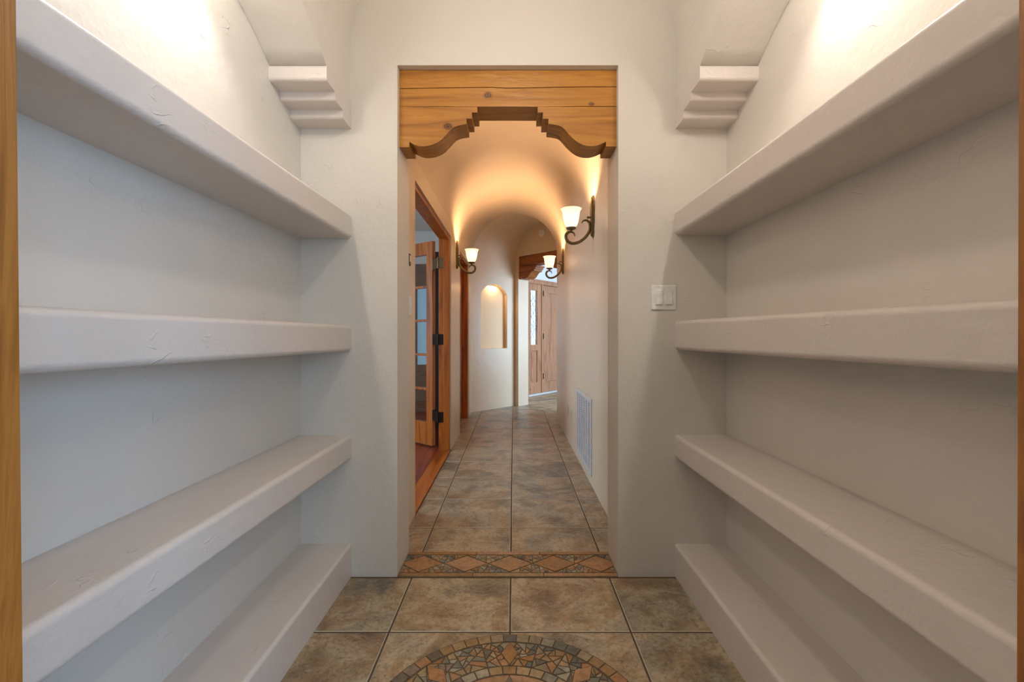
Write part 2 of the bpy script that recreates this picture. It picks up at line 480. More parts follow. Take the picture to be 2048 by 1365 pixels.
obj('mosaic_border_grout', box((BX0+.001, 2.020, -.004), (BX1-.001, 2.257, .0012)), M['groutL'], fl)
# medallion
MX, MY = -.013, 1.201
bm = bmesh.new(); lay = bm.loops.layers.float_color.new('tint')
def pol(r, a): return (MX+r*math.cos(a), MY+r*math.sin(a))
def ringq(r0, r1, a0, a1): return [pol(r0, a0), pol(r1, a0), pol(r1, a1), pol(r0, a1)]
Z0, Z1 = .0018, .0042
N = 56
for k in range(N):
    a0, a1 = 2*PI*(k-.5)/N, 2*PI*(k+.5)/N
    slab(bm, lay, inset(ringq(.391, .431, a0, a1), .0020), Z0, Z1, .0012, rng.choice(GREY+TAN))
N = 36
for k in range(N):
    a0, a1 = 2*PI*(k-.5)/N, 2*PI*(k+.5)/N
    slab(bm, lay, inset(ringq(.239, .275, a0, a1), .0020), Z0, Z1, .0012, rng.choice(GREY+TAN[:3]))
N = 24
for k in range(N):
    a0, a1 = 2*PI*k/N, 2*PI*(k+1)/N
    out = []; split(ringq(.277, .389, a0, a1), .00075, out)
    for q in out:
        slab(bm, lay, inset(q, .0020), Z0, Z1, .0012, rng.choice(TAN+TERRA[:2]) if rng.random() < .55 else rng.choice(GREY))
for k in range(8):
    a = PI/2+k*PI/4
    slab(bm, lay, inset([pol(0.0, a)]+[pol(.236, a+s*PI/32) for s in range(0, 9, 2)], .0018), Z0, Z1, .0012, TERRA[k % 4])
md = obj('mosaic_medallion', bm, M['stone'], fl)
tag(md, 'round stone mosaic medallion set in the floor tiles')
bm = bmesh.new(); lay = bm.loops.layers.float_color.new('tint')
bg_ = bmesh.new(); lg = bg_.loops.layers.float_color.new('tint')
for k in range(8):
    a = PI/2+k*PI/4
    c, s = math.cos(a), math.sin(a)
    def rot(u, v): return (MX+u*c-v*s, MY+u*s+v*c)
    d = [rot(.274, 0), rot(.332, -.031), rot(.390, 0), rot(.332, .031)]
    slab(bg_, lg, d, .003, .0046, .0006, (0, 0, 0))
    slab(bm, lay, inset(d, .0026), .0046, .0058, .001, TERRA[(k+1) % 4])
    d = [rot(.0, 0), rot(.115, -.042), rot(.236, 0), rot(.115, .042)]
    slab(bg_, lg, d, .003, .0046, .0006, (0, 0, 0))
    slab(bm, lay, inset(d, .0022), .0046, .0058, .001, GREY[k % 3])
obj('medallion_diamonds', bm, M['stone'], fl)
N = 96
slab(bg_, lg, [pol(.434, 2*PI*i/N) for i in range(N)], -.002, .0016, .0008, (0, 0, 0))
obj('medallion_grout', bg_, M['groutL'], fl)

# ------------------------------------------------------------------ pantry walls
def XZ(y): return lambda u, v: (u, y, v)
out = [(-1.25, -.01), (OL, -.01), (OL, OT), (OR_, OT), (OR_, -.01), (1.25, -.01), (1.25, 3.35), (-1.25, 3.35)]
def sel(m, d):
    return ((abs(m.x-OL) < .003 or abs(m.x-OR_) < .003) and m.z < OT-.05 and abs(d.z) > .9) or (abs(m.z-OT) < .003 and abs(d.x) > .9)
bm = prism(out, XZ(YE), XZ(YH), bevsel=sel, bev=.022, seg=5)
struct('wall_end', bm, M['plaster'], smooth=True)
for side, sx, xw in (('left', -1, .97), ('right', 1, .972)):
    xa, xb = sorted((sx*xw, sx*1.12))
    struct('wall_'+side, box((xa, YN, -.01), (xb, YE, 2.5)), M['plaster'])
# bulkheads with a segmental arch over each alcove
def YZ(x): return lambda u, v: (x, u, v)
R = (.545**2+.17**2)/(2*.17); ang = math.degrees(math.asin(.545/R))
arch = [(p[0], p[1]) for p in arcpts(1.22, 2.345-R, R, 90+ang, 90-ang, 20)]
outl = [(YN, 2.175)]+arch+[(YE, 2.175), (YE, 2.62), (YN, 2.62)]
for side, sx, xf, xw in (('left', -1, -.744, -.969), ('right', 1, .742, .971)):
    bm = prism(outl, YZ(xf), YZ(xw), bevsel=lambda m, d, xf=xf: abs(m.x-xf) < .002 and m.z < 2.35 and m.z > 2.1 and m.y > YN+.01 and m.y < YE-.01, bev=.03, seg=5)
    struct('wall_arch_'+side, bm, M['plaster'], smooth=True)
# stepped corbels
def corbel(name, sx, xf, xw, label):
    steps = [(.268, 2.175, 2.112), (.181, 2.112, 2.079), (.099, 2.079, 2.043)]
    prof = [(YE, 2.175)]
    for (p, zt, zb) in steps:
        y = YE-p; r = .014
        if p == .268:
            prof += [(y+r, zt)]+[(y+r-r*math.sin(t), zt-r+r*math.cos(t)) for t in (PI/6, PI/3, PI/2)]
        else: prof += [(y, zt)]
        prof += [(y+r-r*math.cos(t), zb+r-r*math.sin(t)) for t in (0, PI/6, PI/3, PI/2)]
    prof += [(YE, 2.043)]
    bm = prism(prof, YZ(xf), YZ(xw), bevsel=lambda m, d: abs(m.x-xf) < .002 and m.y < YE-.001, bev=.009, seg=3)
    o = obj(name, bm, M['shelf'], origin=((xf+xw)/2, YE, 2.043), smooth=True)
    tag(o, label, 'corbel', 'stepped plaster corbels under the alcove arches')
corbel('stepped_corbel', -1, -.740, -.97, 'three-step plaster corbel at the top left of the doorway wall')
corbel('stepped_corbel', 1, .738, .972, 'three-step plaster corbel at the top right of the doorway wall')
# barrel vault over the pantry
def shell(sections, th):
    bm = bmesh.new(); A, B = [], []
    for inner, outer in sections:
        A.append([bm.verts.new(p) for p in inner]); B.append([bm.verts.new(p) for p in outer])
    for G1 in (A, B):
        for P, Q in zip(G1, G1[1:]):
            for i in range(len(P)-1): bm.faces.new((P[i], P[i+1], Q[i+1], Q[i]))
    for k in range(len(A)-1):
        for i in (0, -1): bm.faces.new((A[k][i], A[k+1][i], B[k+1][i], B[k][i]))
    for k in (0, -1):
        for i in range(len(A[k])-1): bm.faces.new((A[k][i], A[k][i+1], B[k][i+1], B[k][i]))
    return bm
def arcsec(cx, y, zc, r, n=40): return [(cx+r*math.cos(PI*i/n), y, zc+r*math.sin(PI*i/n)) for i in range(n+1)]
secs = [(arcsec(-.001, y, 2.385, .7425), arcsec(-.001, y, 2.385, .82)) for y in (YN, YE)]
struct('ceiling', shell(secs, .08), M['plaster'], smooth=True)

# shelves
def shelf(side, zt, zb, dn_t, dn_b, label, floorstand=False):
    xf, xw = ((-.739, -.97) if side == 'left' else (.736, .972))
    s = 1 if xf > xw else -1; r = .017 if not floorstand else .014
    def prof(t, b):
        p = [(xw, b)]
        if floorstand: p += [(xf, b)]
        else: p += [(xf-s*r+s*r*math.sin(a), b+r-r*math.cos(a)) for a in (0, PI/8, PI/4, 3*PI/8, PI/2)]
        p += [(xf-s*r+s*r*math.cos(a), t-r+r*math.sin(a)) for a in (0, PI/8, PI/4, 3*PI/8, PI/2)]
        p += [(xw, t)]; return p
    bm = bmesh.new(); rings = []
    for i in range(9):
        k = i/8; y = YN+.001+(YE-.001-YN)*k; w = (1-k)
        rings.append([bm.verts.new((x, y, z)) for x, z in prof(zt+dn_t*w, zb+dn_b*w)])
    for A, B in zip(rings, rings[1:]):
        for i in range(len(A)):
            j = (i+1) % len(A); bm.faces.new((A[i], A[j], B[j], B[i]))
    bm.faces.new(rings[0]); bm.faces.new(rings[-1][::-1])
    o = obj('plaster_shelf' if not floorstand else 'plaster_ledge', bm, M['shelf'], origin=((xf+xw)/2, 1.22, zb), smooth=True)
    tag(o, label, 'shelf', 'built-in plaster shelves along the %s wall' % side)
shelf('left', 1.653, 1.541, -.020, -.006, 'thick cream plaster shelf on the left wall, topmost of its side')
shelf('left', 1.147, 1.028, -.001, .014, 'thick plaster shelf at eye height on the left wall, second from top')
shelf('left', .647, .533, .006, .020, 'thick plaster shelf on the left wall, just above the low ledge')
shelf('left', .150, .001, -.012, 0, 'low solid plaster ledge standing on the floor along the left wall', True)
shelf('right', 1.669, 1.559, -.012, -.004, 'thick cream plaster shelf on the right wall, topmost of its side')
shelf('right', 1.167, 1.035, -.014, .010, 'thick plaster shelf at eye height on the right wall beside the switch plate')
shelf('right', .647, .538, .006, .012, 'thick plaster shelf on the right wall, just above the low ledge')
shelf('right', .150, .001, -.010, 0, 'low solid plaster ledge standing on the floor along the right wall', True)

# two-gang light switch
sw = thing('light_switch', (.684, YE, 1.273), 'white double rocker light switch plate on wall right of the opening', 'light switch')
obj('wall_plate', box((-.057, -.006, -.056), (.057, 0, .056), .003, 3), M['plate'], sw)
for x in (-.0225, .0225):
    bm = bmesh.new(); add_box(bm, (x-.0165, -.0075, -.034), (x+.0165, -.004, .034), .001)
    rk = obj('rocker_frame', bm, M['plate'], sw)
    bm = prism([(-.008, -.031), (-.0125, -.031), (-.0085, 0), (-.0095, .031), (-.008, .031)], YZ2 := (lambda u, v, x=x: (x-.0145, u, v)), (lambda u, v, x=x: (x+.0145, u, v)))
    obj('rocker', bm, M['plate'], rk)
    for z in (-.048, .048):
        b = lathe([(.0026, 0), (.0026, .001)], 12, cap=True)
        bmesh.ops.rotate(b, verts=b.verts, cent=(0, 0, 0), matrix=Matrix.Rotation(PI/2, 3, 'X'))
        bmesh.ops.translate(b, verts=b.verts, vec=(x, -.006, z))
        obj('screw', b, M['ventm'], sw)

# ------------------------------------------------------------------ near doorway frame and the room behind
def leaning(x0t, x0b, x1, name, par):
    zt, zb = 2.05, 0
    k = (x0t-x0b)/(1.4-.79); f = lambda z: x0b+k*(z-.79)
    bm = bmesh.new()
    v = [bm.verts.new(p) for p in ((f(zb), .27, zb), (x1, .27, zb), (x1, .40, zb), (f(zb), .40, zb), (f(zt), .27, zt), (x1, .27, zt), (x1, .40, zt), (f(zt), .40, zt))]
    for q in ((0, 3, 2, 1), (4, 5, 6, 7), (0, 1, 5, 4), (1, 2, 6, 5), (2, 3, 7, 6), (3, 0, 4, 7)): bm.faces.new([v[i] for i in q])
    return obj(name, bm, M['jamb'], par)
trim = sroot('trim_1')
leaning(-.4474, -.4412, -.478, 'side_jamb', trim)
leaning(.4545, .4525, .484, 'side_jamb', trim)
obj('head_jamb', box((-.478, .27, 2.05), (.484, .40, 2.08)), M['jamb'], trim)
out = [(-2.4, -.01), (-.478, -.01), (-.478, 2.08), (.484, 2.08), (.484, -.01), (2.4, -.01), (2.4, 3.35), (-2.4, 3.35)]
struct('wall_front', prism(out, XZ(.27), XZ(.409)), M['plaster'])
# room behind the camera
struct('wall_back_left', box((-2.4, -3.3, -.01), (-2.3, .27, 2.7)), M['plaster'])
out = [(-3.3, -.01), (.27, -.01), (.27, 2.7), (-3.3, 2.7)]
struct('wall_back_right', prism(out, lambda u, v: (2.3, u, v), lambda u, v: (2.4, u, v), holes=[[(-2.3, .75), (-.8, .75), (-.8, 2.15), (-2.3, 2.15)]]), M['plaster'])
out = [(-2.3, -.01), (2.3, -.01), (2.3, 2.7), (-2.3, 2.7)]
struct('wall_back', prism(out, XZ(-3.2), XZ(-3.3), holes=[[(.8, .9), (2.2, .9), (2.2, 2.3), (.8, 2.3)]]), M['plaster'])
struct('ceiling_back', box((-2.4, -3.3, 2.7), (2.4, .27, 2.8)), M['plaster'])

# ------------------------------------------------------------------ carved lintel over the opening
LB = Vector(((OL+OR_)/2, 2.135, 1.155))
base = Vector((0, 2.065, 1.978))
lint = thing('carved_lintel', (0, 2.065, 1.978), 'carved golden pine lintel with scrolled corbels filling the top of the near opening', 'wooden lintel')
def to_m(px, py): x = px/4.267+780; y = py/4.267+100; return ((x-1027)/431.0, 1.1+(671.5-y)/431.0)
def wavy(x0, x1, z, amp, n, seed):
    r = random.Random(seed); return [(x0+(x1-x0)*i/n, z+amp*(r.random()-.5)) for i in range(n+1)]
lx0, lx1 = OL+.0005, OR_-.0005
yF, yB = 2.065, 2.203
crack = [(lx0, 2.247), (-.40, 2.249), (-.2, 2.252), (-.1, 2.2525), (-.03, 2.249), (.05, 2.250), (.2, 2.253), (.35, 2.255), (lx1, 2.255)]
top = [(lx0, 2.333), (lx1, 2.333)]
bmU = prism([(x, z+.0016) for x, z in crack]+top[::-1], XZ(yF), XZ(yB))
o = obj('upper_board', bmU, M['lintel'], lint, origin=base)
low = [(lx0, 2.163), (-.35, 2.165), (-.17, 2.1635), (-.02, 2.164), (.1, 2.163), (.3, 2.166), (lx1, 2.166)]
bmM = prism(low+[(x, z-.0016) for x, z in crack][::-1], XZ(yF+.001), XZ(yB))
obj('main_beam', bmM, M['lintel'], lint, origin=base)
lp = [(745, 497), (745, 535), (700, 535), (700, 587), (653, 587), (653, 635), (600, 643), (550, 658), (510, 690), (470, 735), (430, 775), (380, 803), (320, 820), (260, 823), (210, 810), (165, 785), (165, 830)]
rp = [(1260, 497), (1260, 535), (1305, 535), (1305, 588), (1352, 588), (1352, 632), (1410, 640), (1470, 660), (1530, 725), (1590, 780), (1650, 812), (1720, 822), (1780, 812), (1843, 785), (1843, 825)]
zt = 2.1615
def refine(pts):
    out = list(pts[:6]); curve = [Vector((*p, 0)) for p in pts[5:-1]]
    sm = smoothpath(curve, 4); out = out[:5]+[(v.x, v.y) for v in sm]+[pts[-1]]
    return out
for pts, xe in ((lp, lx0), (rp, lx1)):
    q = [to_m(*p) for p in refine(pts)]
    q[0] = (q[0][0], zt)
    poly = q+[(xe, q[-1][1]), (xe, zt)]
    o = obj('corbel', prism(poly, XZ(yF-.001), XZ(yB)), M['lintel'], lint, origin=base)
obj('inner_filler', box((lx0, yF+.012, 2.1), (lx0+.001, yF+.02, 2.3)), M['lintel'], lint, origin=base)
bpy.data.objects.remove(bpy.data.objects['inner_filler'])
# ------------------------------------------------------------------ hall walls
ya1, yb1, ya2, yb2, ZD = 2.716, 4.276, 4.98, 5.943, 2.05
outw = [(YH, -.01), (ya1, -.01), (ya1, ZD), (yb1, ZD), (yb1, -.01), (ya2, -.01), (ya2, ZD), (yb2, ZD), (yb2, -.01), (6.36, -.01), (6.36, ZS+.01), (YH, ZS+.01)]
def sel(m, d):
    return abs(m.x-HL) < .002 and m.z < ZD+.01 and m.z > 0 and m.y > YH+.01 and m.y < 6.3
struct('wall_hall_left', prism(outw, YZ(HL), YZ(-.715), bevsel=sel, bev=.010, seg=3), M['hall'], smooth=True)
def XY(z): return lambda u, v: (u, v, z)
pl = [(HR, YH), (HR, 5.87), (R2.x, R2.y), (R2.x+.14, R2.y-.14), (.715, 5.80), (.715, YH)]
def sel(m, d): return abs(d.z) > .9 and abs(m.x-HR) < .002 and abs(m.y-5.87) < .01
struct('wall_hall_right', prism(pl, XY(-.01), XY(ZS+.01), bevsel=sel, bev=.05, seg=6), M['hall'], smooth=True)
# niche wall, turned 45 degrees
SN = .875
def NW(dep):
    n = Vector((-.7071, .7071))
    return lambda u, v: (*(L1+D1*u+n*dep), v)
ns0, ns1, nz0, nz1, nrise = .178, .71, .905, 1.72, .15
w = (ns1-ns0)/2; Rn = (w*w+nrise**2)/(2*nrise); an = math.degrees(math.asin(w/Rn))
hole = [(ns1, nz0), (ns1, nz1)]+arcpts((ns0+ns1)/2, nz1+nrise-Rn, Rn, 90-an, 90+an, 14)[1:-1]+[(ns0, nz1), (ns0, nz0)]
bm = prism([(0, -.01), (SN, -.01), (SN, 3.0), (0, 3.0)], NW(0), NW(.06), holes=[hole])
wn_ = struct('wall_niche', bm, M['hall'])
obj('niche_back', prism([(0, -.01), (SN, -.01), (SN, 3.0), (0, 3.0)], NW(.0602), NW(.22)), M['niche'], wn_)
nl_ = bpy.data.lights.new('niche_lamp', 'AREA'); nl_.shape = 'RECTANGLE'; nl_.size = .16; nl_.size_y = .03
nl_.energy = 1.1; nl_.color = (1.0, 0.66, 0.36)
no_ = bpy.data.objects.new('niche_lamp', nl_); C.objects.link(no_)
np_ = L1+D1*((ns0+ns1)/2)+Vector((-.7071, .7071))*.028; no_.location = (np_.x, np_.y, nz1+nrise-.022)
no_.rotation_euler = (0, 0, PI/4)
# beam wall at the end of the turned hall, with the opening to the foyer
def BW(dep): return lambda u, v: (*(L2+D2*u+D1*dep), v)
t0, t1 = .08, 1.085
out = [(-.05, -.01), (t0, -.01), (t0, 2.328), (t1, 2.328), (t1, -.01), (3.0, -.01), (3.0, 3.0), (-.05, 3.0)]
def sel(m, d):
    q = (Vector((m.x, m.y))-L2).dot(D2)
    return (abs(d.z) > .9 and (abs(q-t0) < .003 or abs(q-t1) < .003) and m.z < 2.3)
struct('wall_foyer_opening', prism(out, BW(0), BW(.225), bevsel=sel, bev=.012, seg=3), M['hall'], smooth=True)
# mitred barrel vault
def hsec(Lp, Rp, dr):
    c = (Lp+Rp)/2; h = (Rp-Lp)/2; k = 1+dr/.586; n = 36
    return [(c.x+h.x*k*math.cos(PI*i/n), c.y+h.y*k*math.cos(PI*i/n), ZS+(.586+dr)*math.sin(PI*i/n)) for i in range(n+1)]
struct('ceiling_hall', shell([(hsec(a, b, 0), hsec(a, b, .07)) for a, b in ((L0, R0), (L1, R1))], .07), M['vault'], smooth=True)
struct('ceiling_turn', shell([(hsec(a, b, 0), hsec(a, b, .07)) for a, b in ((L1, R1), (L2, R2))], .07), M['vault'], smooth=True)

# second carved lintel, over the foyer opening
lb = L2+D2*((t0+t1)/2)+D1*.02
l2 = thing('carved_lintel', (lb.x, lb.y, 1.978), 'darker carved wooden lintel above the far foyer opening', 'wooden lintel', rotz=-PI/4)
hw = (t1-t0)/2-.0005
def XZl(y): return lambda u, v: (u, y, v)
obj('main_beam', prism([(-hw, .205), (0, .20), (hw, .206), (hw, .3495), (-hw, .3495)], XZl(0), XZl(.185)), M['foyerbeam'], l2)
q = [to_m(*p) for p in refine(lp)]
q[0] = (q[0][0], 2.159)
half = [(x-(OL+OR_)/2, z-1.978) for x, z in q]
sc = hw/(.504)
for s in (-1, 1):
    poly = [(s*abs(x)*sc, z if z < .19 else .199) for x, z in half]
    poly = poly+[(s*hw, poly[-1][1]), (s*hw, .199)]
    obj('corbel', prism(poly, XZl(-.001), XZl(.185)), M['foyerbeam'], l2)

# ------------------------------------------------------------------ door 1: French door into the study
d1 = sroot('door_1')
bm = bmesh.new()
add_box(bm, (-.715, yb1-.024, .0), (-.612, yb1-.001, ZD-.001), .002)
add_box(bm, (-.715, ya1+.001, .0), (-.612, ya1+.024, ZD-.001), .002)
add_box(bm, (-.715, ya1+.001, ZD-.024), (-.612, yb1-.001, ZD-.001), .002)
add_box(bm, (-.667, yb1-.036, .0), (-.612, yb1-.024, ZD-.024), .002)
add_box(bm, (-.667, ya1+.024, ZD-.036), (-.612, yb1-.036, ZD-.024), .002)
obj('door_frame', bm, M['fir'], d1)
obj('threshold', box((-.715, ya1+.001, -.004), (-.6025, yb1-.001, .010), .003), M['firh'], d1)
PV = Vector((-.765, 4.318))
def leaf(par, loc, ang, wd, hgt):
    r = bpy.data.objects.new('door_leaf', None)
    st = .088
    zs = [.015, .239, .567, .908, 1.249, 1.585, 1.904, hgt]
    bm = bmesh.new(); th = .042
    add_box(bm, (0, 0, .015), (st, th, hgt), .002)
    add_box(bm, (wd-st, 0, .015), (wd, th, hgt), .002)
    add_box(bm, (st, .001, .015), (wd-st, th-.001, .239)); add_box(bm, (st, .001, 1.904), (wd-st, th-.001, hgt))
    for z in (.567, .908, 1.249, 1.585): add_box(bm, (st, .004, z-.012), (wd-st, th-.004, z+.012), .003)
    lf = obj('door_leaf', bm, M['fir'], par); lf.location = loc; lf.rotation_euler = (0, 0, ang)
    bpy.data.objects.remove(r)
    for a, b in zip(zs[1:-1], zs[2:-1]):
        obj('glass_pane', box((st, .019, a), (wd-st, .023, b)), M['glass'], lf)
    return lf
# leaf local x runs from the hinge edge outward, local y = thickness away from the viewer
ang = math.atan2(.62, -.78)
Fc = Vector((-.797, 4.362))
lf = leaf(d1, (Fc.x, Fc.y, 0), ang, .745, 2.030)
# mirror thickness so that it goes away from the viewer
lf.scale = (1, -1, 1)
for zc in (1.795, 1.062, .318):
    bm = bmesh.new()
    add_box(bm, (-.7145, yb1-.0275, zc-.05), (-.668, yb1-.0243, zc+.05), .001)
    # leaf side plate on the edge of the door
    ed = Fc; dv = Vector((.62, .78)); nv = Vector((.78, -.62))
    a, b = ed+nv*.001, ed+dv*.04+nv*.001
    k = Vector((-.7215, yb1-.030))
    for z0, z1 in ((zc-.05, zc+.05),):
        p = [a, b, b+nv*.003, a+nv*.003]
        vs = [bm.verts.new((v.x, v.y, z)) for z in (z0, z1) for v in p]
        for q in ((0, 1, 2, 3), (4, 5, 6, 7), (0, 1, 5, 4), (1, 2, 6, 5), (2, 3, 7, 6), (3, 0, 4, 7)): bm.faces.new([vs[i] for i in q])
        p = [a, k, k+Vector((.002, .004)), b]
        vs = [bm.verts.new((v.x, v.y, z)) for z in (z0, z1) for v in (a+nv*.0035, k, k+Vector((0, .003)), a+nv*.0035+dv*.003)]
        for q in ((0, 1, 2, 3), (4, 5, 6, 7), (0, 1, 5, 4), (1, 2, 6, 5), (2, 3, 7, 6), (3, 0, 4, 7)): bm.faces.new([vs[i] for i in q])
    b2 = lathe([(.0, -.056), (.005, -.054), (.0065, -.05), (.0065, .05), (.005, .054), (0, .056)], 12)
    bmesh.ops.translate(b2, verts=b2.verts, vec=(k.x, k.y-.002, zc))
    me = bpy.data.meshes.new('tmp'); b2.to_mesh(me); b2.free(); bm.from_mesh(me); bpy.data.meshes.remove(me)
    for yy in (-.03, 0, .03):
        for xx in (-.703, -.680):
            b3 = bmesh.new(); add_box(b3, (xx-.003, yb1-.0285, zc+yy-.003), (xx+.003, yb1-.0275, zc+yy+.003), .0005)
            me = bpy.data.meshes.new('tmp'); b3.to_mesh(me); b3.free(); bm.from_mesh(me); bpy.data.meshes.remove(me)
    obj('hinge', bm, M['brass'] if zc > 1.5 else M['darkmetal'], d1, smooth=True)
# ------------------------------------------------------------------ door 2: closed door further along
d2 = sroot('door_2')
bm = bmesh.new()
add_box(bm, (-.715, yb2-.024, 0), (-.612, yb2-.001, ZD-.001), .002)
add_box(bm, (-.715, ya2+.001, 0), (-.612, ya2+.024, ZD-.001), .002)
add_box(bm, (-.715, ya2+.001, ZD-.024), (-.612, yb2-.001, ZD-.001), .002)
add_box(bm, (-.68, yb2-.034, 0), (-.655, yb2-.024, ZD-.024), .002)
obj('door_frame', bm, M['fir'], d2)
bm = bmesh.new(); add_box(bm, (-.712, ya2+.026, .01), (-.682, yb2-.036, ZD-.027), .002)
for z0, z1 in ((.2, .95), (1.1, 1.85)): add_box(bm, (-.684, ya2+.14, z0), (-.679, yb2-.15, z1), .003)
obj('door_leaf', bm, M['fir'], d2)
obj('strike_plate', box((-.676, yb2-.0356, .895), (-.668, yb2-.0335, .945), .0005), M['darkmetal'], d2)

# ------------------------------------------------------------------ the study beyond door 1
bm = box((-4.0, 1.4, -.05), (-1.16, 7.0, .0)); add_box(bm, (-1.16, YH+.005, -.05), (-.7155, 7.0, .0))
struct('floor_study', bm, M['studyfloor'])
struct('ceiling_study', box((-4.0, 1.4, 2.6), (-.716, 7.0, 2.7)), M['plaster'])
struct('wall_study_near', box((-4.0, 1.3, -.01), (-1.13, 1.4, 2.7)), M['plaster'])
struct('wall_study_inner', box((-.715, YH+.001, ZS+.012), (-.68, 6.3, 2.7)), M['plaster'])
out = [(-4.0, -.01), (-.95, -.01), (-.95, 2.6), (-4.0, 2.6)]
struct('wall_study_far', prism(out, XZ(6.4), XZ(6.55), holes=[[(-2.0, .62), (-1.22, .62), (-1.22, 2.05), (-2.0, 2.05)]]), M['plaster'])
out = [(1.4, -.01), (7.0, -.01), (7.0, 2.6), (1.4, 2.6)]
struct('wall_study_left', prism(out, YZ(-4.0), YZ(-4.1), holes=[[(1.9, .7), (3.9, .7), (3.9, 2.2), (1.9, 2.2)]]), M['plaster'])
struct('wall_study_side', box((-1.15, 1.3, -.01), (-1.121, YH, 2.7)), M['plaster'])
struct('wall_study_return', box((-1.15, YH+.001, -.01), (-.716, YH+.03, 2.7)), M['plaster'])
w1 = sroot('reflection_window')  # added window and blind stand in for a bright strip reflected in the door
bm = bmesh.new()
add_box(bm, (-2.0, 6.44, .62), (-1.95, 6.50, 2.05)); add_box(bm, (-1.262, 6.44, .62), (-1.221, 6.50, 2.05))
add_box(bm, (-1.95, 6.44, .62), (-1.262, 6.50, .67)); add_box(bm, (-1.95, 6.44, 2.0), (-1.262, 6.50, 2.05))
obj('window_frame', bm, M['frame'], w1)
obj('window_pane', box((-1.95, 6.465, .67), (-1.262, 6.470, 2.0)), M['tinted'], w1)
bl = thing('reflection_blind', (-1.6, 6.37, .1), 'brown woven blind added to frame the bright reflected strip in the door glass', 'window blind')
bm = bmesh.new()
for k in range(12):
    z = 1.69+k*.024; add_box(bm, (-.42, -.012, z-.0), (.45, .004, z+.0252), .004)
obj('raised_blind', bm, M['blind'], bl)
bm = bmesh.new()
for k in range(74):
    z = -.09+k*.024; add_box(bm, (-.42, -.008, z), (.225 if z > .57 else .45, .006, z+.0252), .004)
obj('lowered_blind', bm, M['blind'], bl)
obj('headrail', box((-.43, -.02, 1.98), (.455, .03, 2.02), .004), M['blind'], bl)

cb = thing('gap_shade_block', (-.86, 5.45, 0), 'dark block added in the study to stand in for the shade in the hinge gap behind the open glass door', 'dark block')  # added block, its dark colour stands in for deep shade in the gap
obj('body', box((-.125, -.25, .0), (.12, .25, 2.08), .004), M['gapshade'], cb)
obj('gap_block_front', box((-.11, -.268, .08), (.105, -.251, 2.04), .003), M['gapshade'], cb)
